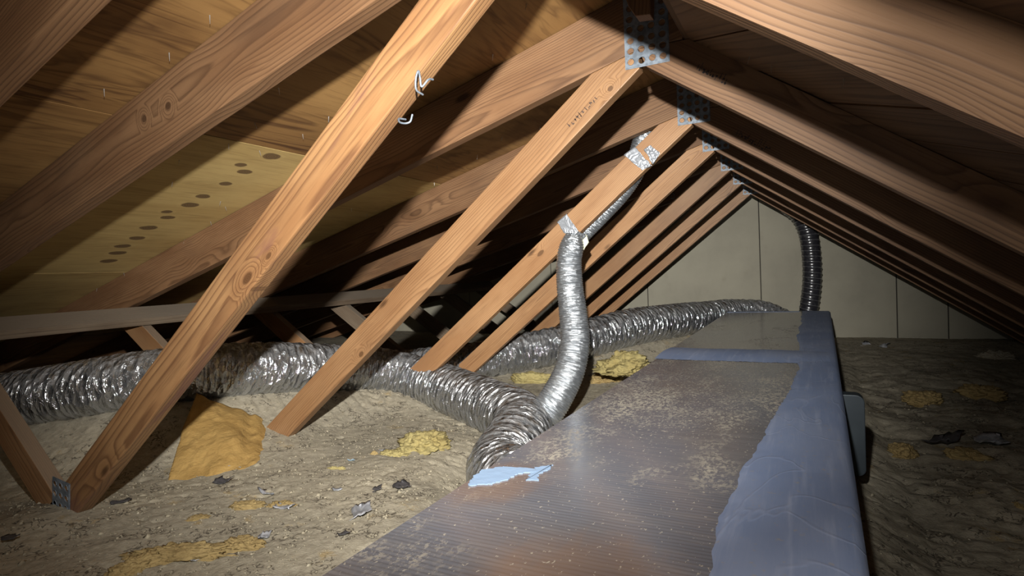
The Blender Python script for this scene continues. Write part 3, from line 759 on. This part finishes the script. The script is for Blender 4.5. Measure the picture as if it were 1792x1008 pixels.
# the same run goes on up along the back of the taped web
PATH_D = [(-.812, 2.190, .118, .026), (-.772, 2.200, .165, .033), (-.700, 2.203, .238, .040), (-.628, 2.203, .310, .042), (-.575, 2.203, .385, .042), (-.550, 2.203, .455, .042), (-.530, 2.203, .52, .042)]
o = tube('exhaust_hose', PATH_D, 64, .0018, 'thin_foil', None, ribs(.0085, .06, 9))
tag(o, 'narrow ribbed foil hose strapped along the back of the taped web', 'hose')

# black hose with wire helix by the gable wall
PE = path([(1376, 360, 4.85, .060), (1400, 378, 4.85, .066), (1414, 408, 4.85, .067), (1420, 450, 4.85, .067), (1421, 490, 4.85, .067), (1417, 530, 4.85, .067), (1410, 575, 4.85, .067)])
bh = empty('black_hose', (PE[-1][0], PE[-1][1], PE[-1][2]), 'black flexible hose with a shiny wire spiral against the gable wall', 'hose')
o = tube('hose_wall', PE, 48, .003, 'black_plastic', bh, lambda s, th, r: r*(1-.06*np.abs(np.sin(math.pi*(s/.040+th/(2*math.pi))))))
Pm, sm = resample(spline(PE, 400), .0022); T_, N_, B_ = frames(Pm[:, :3]); a_ = -2*math.pi*sm/.040
hel = Pm[:, :3]+(Pm[:, 3:4]*1.0)*(np.cos(a_)[:, None]*N_+np.sin(a_)[:, None]*B_)
tube('wire_spiral', np.c_[hel, np.full(len(hel), .0022)][::2], 6, .004, 'wire', bh)

# ------------------------------------------------------------------ foil tape on the taped web
YW = YT[3]
def sheet(name, quad_px, y, mat, label, cat, amp=.002, n=18, t=.0008, wrap=None, seed=0):
    """a crumpled sheet lying on the plane at depth y, corners given as seen, optional wrap over the lower edge"""
    q = [np.array(at(px, py, y)) for px, py in quad_px]
    U, Vv = np.meshgrid(np.linspace(0, 1, n), np.linspace(0, 1, n), indexing='ij')
    P = ((1-U)*(1-Vv))[..., None]*q[0]+(U*(1-Vv))[..., None]*q[1]+(U*Vv)[..., None]*q[2]+((1-U)*Vv)[..., None]*q[3]
    P[..., 1] -= .0022+amp*np.abs(fbm(U*5+seed, Vv*5, 0*U, 3))
    edge = .0025*fbm(U*9+seed, Vv*9, 0*U+4, 2); P[..., 0] += edge; P[..., 2] += edge
    ii = np.arange(n*n).reshape(n, n); F = np.stack([ii[:-1, :-1], ii[1:, :-1], ii[1:, 1:], ii[:-1, 1:]], -1).reshape(-1, 4)
    V_ = P.reshape(-1, 3); V2 = V_+np.array([0, t, 0]); N = len(V_)
    bd = np.r_[ii[:-1, 0], ii[-1, :-1], ii[:0:-1, -1], ii[0, :0:-1]]; b2 = np.roll(bd, -1)
    F = np.vstack([F, F[:, ::-1]+N, np.stack([bd, bd+N, b2+N, b2], -1)])
    o = from_np(name, np.vstack([V_, V2]), F, mat, None, True)
    if label: tag(o, label, cat)
    return o
sheet('foil_tape', [(1092, 271), (1111, 257), (1141, 290), (1124, 298)], YW, 'foil_tape', 'upper strip of silver foil tape across the taped web', 'tape', .004, 20, seed=1)
o = sheet('foil_tape', [(1127, 262), (1138, 254), (1156, 268), (1143, 288)], YW-.003, 'foil_tape', 'crumpled end of foil tape folded at the lower edge of the taped web', 'tape', .006, 20, seed=6)
sheet('foil_tape', [(975, 389), (992, 374), (1014, 407), (997, 420)], YW, 'foil_tape', 'lower strip of silver foil tape on the taped web above the narrow hose', 'tape', .0015, 20, seed=3)
o = sheet('duct_tape', [(998, 418), (1013, 405), (1027, 412), (1011, 428)], YW-.006, 'dark_tape', 'dark grey tape wrapping the neck of the narrow foil hose', 'tape', .006, 14, .004, seed=9)
o = sheet('torn_scrap', [(1014, 423), (1026, 410), (1030, 424), (1019, 441)], YW+.004, 'cream_scrap', 'pale cream torn scrap stuck beside the hose neck', 'scrap', .006, 14, .010, seed=12)

# ------------------------------------------------------------------ staples
def wire_thing(name, pts, r, mat, label, cat):
    return tag(tube(name, [(*p, r) for p in pts], 8, .0012, mat), label, cat)
a = np.array(at(742, 146, YT[1]))
wire_thing('cable_staple', [a+np.array(v) for v in ((-.006, .004, -.016), (-.007, -.012, -.012), (-.004, -.016, .004), (.000, -.014, .016), (.004, -.016, .004), (.005, -.014, -.010), (.013, -.006, .002), (.016, .003, .004))], .0017, 'galvanised', 'upper bent cable staple on the heavy knotty web', 'staple')
a = np.array(at(706, 212, YT[1]+.012))
wire_thing('cable_staple', [a+np.array(v) for v in ((-.004, .012, .006), (-.006, -.004, .004), (.000, -.010, -.004), (.010, -.008, -.007), (.017, -.004, -.004), (.019, .000, .008))], .0017, 'galvanised', 'lower bent cable staple poking from the edge of the heavy knotty web', 'staple')
a = np.array(at(1178, 344, YT[5]))
wire_thing('cable_staple', [a+np.array(v) for v in ((-.008, .004, .010), (-.010, -.010, -.004), (-.002, -.014, -.014), (.008, -.010, -.008), (.006, -.006, .012), (-.004, -.006, .018))], .0020, 'galvanised', 'small bent wire staple on a far diagonal web', 'staple')

# ------------------------------------------------------------------ shingle nails poking through the roof sheathing
def cone_mesh(L_, r):
    bm = bmesh.new(); bmesh.ops.create_cone(bm, segments=6, radius1=r, radius2=r*.25, depth=L_, cap_ends=True)
    me = bpy.data.meshes.new('nail'); bm.to_mesh(me); bm.free(); me.materials.append(M['nail_steel']); return me
NAIL = cone_mesh(.018, .0013)
def on_left(px, py):
    d = CF+CR*((px-896)/FPX)-CU*((py-504)/FPX); t = (ZR-TL*XR)/(d.z-TL*d.x); return d*t
def on_right(px, py):
    d = CF+CR*((px-896)/FPX)-CU*((py-504)/FPX); t = (ZR+DZR+TR*XR)/(d.z+TR*d.x); return d*t
rd = random.Random(5)
nl = [(367, 28), (296, 94), (182, 157), (75, 300), (488, 155), (447, 215), (530, 235), (400, 252), (313, 280), (301, 319), (455, 264), (395, 362), (369, 388), (322, 420), (283, 443), (217, 478), (169, 505), (127, 530), (385, 353), (575, 205), (700, 238), (690, 270), (765, 290), (835, 272), (878, 240), (945, 222), (880, 208), (760, 320), (985, 205), (975, 195), (862, 96), (920, 8), (1350, 115), (1395, 172), (1310, 100), (1476, 140), (615, 365), (642, 375), (770, 330), (735, 405), (650, 445), (1015, 265), (1041, 285), (1088, 265)]
for px, py in nl:
    v = on_left(px, py) if px < 1200 else on_right(px, py)
    if v.y > 4.9 or v.y < 0: continue
    o = bpy.data.objects.new('nail', NAIL); C.objects.link(o); o.parent = roofL
    o.location = v+Vector((0, 0, -.006)); o.rotation_euler = (math.pi+rd.uniform(-.25, .25), rd.uniform(-.25, .25), 0)

# ------------------------------------------------------------------ yellow batt leaning on the flexible duct
n = 60; U, Vv = np.meshgrid(np.linspace(0, 1, n), np.linspace(0, 1, n), indexing='ij')
q = [np.array(v) for v in ((-1.715, 1.035, -.590), (-1.56, 1.245, -.585), (-1.80, 1.50, -.520), (-2.00, 1.34, -.385))]
P = ((1-U)*(1-Vv))[..., None]*q[0]+(U*(1-Vv))[..., None]*q[1]+(U*Vv)[..., None]*q[2]+((1-U)*Vv)[..., None]*q[3]
nrm_ = np.cross(q[1]-q[0], q[3]-q[0]); nrm_ /= np.linalg.norm(nrm_)
if nrm_[2] < 0: nrm_ = -nrm_
cre = np.exp(-((U-.70-.12*(1-Vv))/.07)**2)*np.clip((Vv-.2)*3, 0, 1)
hgt = .035*np.sin(math.pi*np.clip(U, 0, 1))*np.sin(math.pi*np.clip(Vv*.9+.05, 0, 1))+.02*fbm(U*3, Vv*3, 0*U, 3)+.007*fbm(U*11, Vv*11, 0*U+2, 3)-.016*cre
P = P+hgt[..., None]*nrm_
rim = .008*fbm(U*5+3, Vv*5, 0*U+8, 3); P[..., 0] += rim; P[..., 1] += rim*.6
th_ = .050*np.clip(1-(np.abs(U*2-1)**6+np.abs(Vv*2-1)**6)*.5, .25, 1)
ii = np.arange(n*n).reshape(n, n); F = np.stack([ii[:-1, :-1], ii[1:, :-1], ii[1:, 1:], ii[:-1, 1:]], -1).reshape(-1, 4)
V_ = P.reshape(-1, 3); V2 = V_-nrm_*th_.reshape(-1, 1); N = len(V_)
bd = np.r_[ii[:-1, 0], ii[-1, :-1], ii[:0:-1, -1], ii[0, :0:-1]]; b2 = np.roll(bd, -1)
o = from_np('insulation_batt', np.vstack([V_, V2]), np.vstack([F, F[:, ::-1]+N, np.stack([b2, bd, bd+N, b2+N], -1)]), 'batt_wool')
tag(o, 'folded golden fibreglass batt leaning under the long flexible duct', 'insulation')

# ------------------------------------------------------------------ yellow tufts
def tuft(px, py, sx, sy, sz, mat, seed, label, rot=0., n=(110, 54), group=None):
    d = CF+CR*((px-896)/FPX)-CU*((py-504)/FPX); c = d*(-.585/d.z); zc = fz(c.x, c.y)
    c = d*(zc/d.z)
    th, ph = np.meshgrid(np.linspace(0, 2*math.pi, n[0], endpoint=False), np.linspace(0.02, math.pi-.02, n[1]), indexing='ij')
    x, y, z = np.cos(th)*np.sin(ph), np.sin(th)*np.sin(ph), np.cos(ph)
    k = .85+.60*fbm(x*1.3+seed, y*1.3, z*1.3, 3)+.45*np.abs(fbm(x*4.5+seed, y*4.5, z*4.5, 3))+.22*np.abs(fbm(x*13+seed, y*13, z*13, 3))
    V_ = np.stack([x*k*sx, y*k*sy, np.where(z > 0, z*k*sz, z*sz*.5)], -1)
    ca, sa = math.cos(rot), math.sin(rot)
    V_ = np.stack([V_[..., 0]*ca-V_[..., 1]*sa, V_[..., 0]*sa+V_[..., 1]*ca, V_[..., 2]], -1)+np.array([c.x, c.y, zc-.004])
    ii = np.arange(n[0]*n[1]).reshape(n); j = np.roll(ii, -1, 0)
    F = np.stack([ii[:, :-1], ii[:, 1:], j[:, 1:], j[:, :-1]], -1).reshape(-1, 4)
    o = from_np('insulation_tuft', V_.reshape(-1, 3), F, mat); tag(o, label, 'insulation', group); return o
tuft(742, 778, .085, .10, .040, 'yellow_wool', 1, 'large pale yellow fibreglass tuft below the bend of the flexible duct', .4)
tuft(690, 795, .055, .035, .016, 'yellow_wool', 2, 'small flat yellow tuft left of the large pale yellow tuft', .3)
tuft(655, 794, .014, .012, .013, 'tan_wool', 3, 'tiny orange tuft at the tail of the flat yellow tuft', .0)
tuft(315, 972, .135, .040, .026, 'tan_wool', 4, 'long golden fibreglass strip on the floor at the bottom edge', .45)
tuft(238, 992, .04, .05, .022, 'tan_wool', 15, 'golden lump at the near end of the long fibreglass strip', .2)
tuft(420, 955, .06, .035, .018, 'tan_wool', 5, 'golden tuft at the far end of the long fibreglass strip', .3)
tuft(430, 886, .055, .030, .014, 'tan_wool', 6, 'flat golden tuft between grey scraps in the mid floor', .4)
tuft(495, 884, .045, .020, .012, 'tan_wool', 7, 'narrow golden tuft right of the flat golden tuft', .4)
tuft(590, 820, .030, .016, .010, 'yellow_wool', 8, 'thin yellow shred on the bare floor before the tufts', .4)
tuft(345, 906, .030, .018, .008, 'tan_wool', 16, 'thin faded shred left of the flat golden tuft', .4)
tuft(1090, 642, .13, .15, .07, 'yellow_wool', 9, 'yellow tuft heaped between trunk duct and rear flexible duct', .2)
tuft(1060, 664, .08, .09, .05, 'tan_wool', 17, 'tan tuft in front of the heap behind the trunk duct', .2)
tuft(930, 664, .12, .06, .035, 'yellow_wool', 18, 'dull yellow tuft below the rear flexible duct', .2)
tuft(1612, 700, .085, .09, .040, 'tan_wool', 10, 'yellowish tuft on the dark floor right of the trunk duct', .0)
tuft(1715, 692, .090, .09, .045, 'tan_wool', 11, 'yellowish tuft nearest the right edge on the dark floor', .0)
tuft(1580, 790, .045, .06, .025, 'tan_wool', 12, 'small dim tuft in the trunk duct shadow at right', .0)
tuft(1695, 800, .06, .05, .025, 'tan_wool', 13, 'dim tuft among dark scraps on the right floor', .0)
tuft(1780, 890, .022, .03, .02, 'tan_wool', 14, 'small tan tuft at the lower right edge', .0)
tuft(1745, 632, .10, .06, .055, 'loose_fill', 19, 'grey clod near the foot of the right slope', .0)

# ------------------------------------------------------------------ scraps on the floor
def scrap(px, py, L_, W_, mat, seed, label, group=None, lift=.004):
    rd = random.Random(seed); L_ *= 1.3; W_ *= 1.4
    d = CF+CR*((px-896)/FPX)-CU*((py-504)/FPX); c = d*(-.585/d.z); zc = fz(c.x, c.y); c = d*(zc/d.z)
    n = 7; U, Vv = np.meshgrid(np.linspace(-.5, .5, n), np.linspace(-.5, .5, n), indexing='ij')
    bend = rd.uniform(.2, .6); wv = fbm(U*3+seed, Vv*3, 0*U, 3)
    x = U*L_*(1+.3*fbm(Vv*4+seed, U*2, 0*U, 2)); y = Vv*W_*(1+.6*fbm(U*4+seed+9, Vv*2, 0*U, 2)); z = bend*L_*(U**2)*1.1+wv*L_*.20
    a = rd.uniform(0, 6.28); tl = rd.uniform(-.5, .5)
    P = np.stack([x*math.cos(a)-y*math.sin(a), x*math.sin(a)+y*math.cos(a), z+y*tl], -1)+np.array([c.x, c.y, zc+lift])
    ii = np.arange(n*n).reshape(n, n); F = np.stack([ii[:-1, :-1], ii[1:, :-1], ii[1:, 1:], ii[:-1, 1:]], -1).reshape(-1, 4)
    V_ = P.reshape(-1, 3); V2 = V_-np.array([0, 0, .0015]); N = len(V_)
    bd = np.r_[ii[:-1, 0], ii[-1, :-1], ii[:0:-1, -1], ii[0, :0:-1]]; b2 = np.roll(bd, -1)
    o = from_np('paper_scrap', np.vstack([V_, V2]), np.vstack([F, F[:, ::-1]+N, np.stack([b2, bd, bd+N, b2+N], -1)]), mat, None, False)
    return tag(o, label, 'scrap', group)
scrap(630, 898, .060, .035, 'scrap_grey', 1, 'largest grey torn scrap on the floor left of the trunk duct')
scrap(466, 866, .040, .018, 'scrap_grey', 2, 'grey curled scrap just above the narrow golden tuft')
scrap(497, 889, .040, .018, 'scrap_grey', 3, 'grey folded scrap lying across the narrow golden tuft')
scrap(449, 885, .022, .012, 'scrap_grey', 4, 'small grey scrap between the two golden mid floor tufts')
scrap(392, 958, .022, .022, 'scrap_dark', 5, 'dark curled scrap on the long golden fibreglass strip')
scrap(463, 940, .026, .016, 'scrap_grey', 6, 'grey scrap at the right tip of the golden strip')
scrap(440, 955, .034, .014, 'scrap_dark', 7, 'dark bent scrap among the golden tufts at the bottom')
scrap(337, 981, .022, .012, 'scrap_grey', 8, 'small grey scrap in front of the golden strip')
scrap(660, 858, .024, .016, 'scrap_dark', 9, 'dark scrap midway between yellow tufts and trunk duct')
scrap(705, 852, .045, .030, 'scrap_dark', 10, 'dark crumpled scrap close beside the trunk duct edge')
scrap(615, 807, .016, .012, 'scrap_blue', 11, 'tiny light blue scrap by the thin yellow shred')
scrap(670, 789, .018, .012, 'scrap_grey', 12, 'tiny pale grey scrap beside the tiny orange tuft')
scrap(600, 936, .018, .014, 'scrap_dark', 13, 'small dark scrap below the largest grey scrap')
scrap(210, 880, .035, .026, 'scrap_dark', 14, 'dark flattened scrap right of the heavy web foot')
scrap(390, 845, .035, .022, 'scrap_dark', 15, 'dark twig like scrap in front of the golden batt')
scrap(20, 943, .025, .018, 'scrap_dark', 16, 'dark scrap at the lower left edge')
scrap(402, 818, .022, .012, 'scrap_grey', 17, 'pale grey scrap at the right toe of the golden batt')
scrap(590, 858, .016, .010, 'scrap_grey', 18, 'tiny pale scrap below the thin yellow shred')
scrap(1735, 775, .09, .06, 'scrap_grey', 19, 'grey scrap on the dark floor at the right edge')
scrap(1650, 775, .10, .06, 'scrap_dark', 20, 'dark flattened scrap on the dark right floor')
scrap(1620, 640, .07, .05, 'scrap_grey', 21, 'small grey scrap near the gable wall on the right floor')
scrap(1595, 662, .05, .04, 'scrap_grey', 22, 'small upright pale scrap above the yellowish right tuft')
scrap(1530, 610, .12, .06, 'scrap_grey', 23, 'pale scrap at the base of the gable wall')

# ------------------------------------------------------------------ loose crumbs, nobody could count them
N = 7000
cx_ = np.r_[rng.uniform(-2.1, -.52, N), rng.uniform(.12, .9, 900)]; cy_ = np.r_[rng.uniform(.45, 2.3, N)**1., rng.uniform(.6, 3.6, 900)]
cz_ = floor_z(cx_, cy_)
sz = rng.gamma(2., .0007, len(cx_))+.0007
octa = np.array([(1, 0, 0), (-1, 0, 0), (0, 1, 0), (0, -1, 0), (0, 0, .8), (0, 0, -.8)])
of = np.array([(0, 2, 4), (2, 1, 4), (1, 3, 4), (3, 0, 4), (2, 0, 5), (1, 2, 5), (3, 1, 5), (0, 3, 5)])
a = rng.uniform(0, 6.28, len(cx_)); st = rng.uniform(.5, 2.2, len(cx_))
V_ = octa[None]*sz[:, None, None]*(1+.6*rng.uniform(-1, 1, (len(cx_), 6, 1))); V_[..., 0] *= st[:, None]
ca, sa = np.cos(a)[:, None], np.sin(a)[:, None]
V_ = np.stack([V_[..., 0]*ca-V_[..., 1]*sa+cx_[:, None], V_[..., 0]*sa+V_[..., 1]*ca+cy_[:, None], V_[..., 2]+cz_[:, None]+.001], -1)
F = (np.arange(len(cx_))*6)[:, None, None]+of[None]
o = from_np('insulation_crumbs', V_.reshape(-1, 3), F.reshape(-1, 3), 'crumb', None, False)
tag(o, 'loose crumbs and fibres strewn over the floor insulation', 'insulation', None, 'stuff')
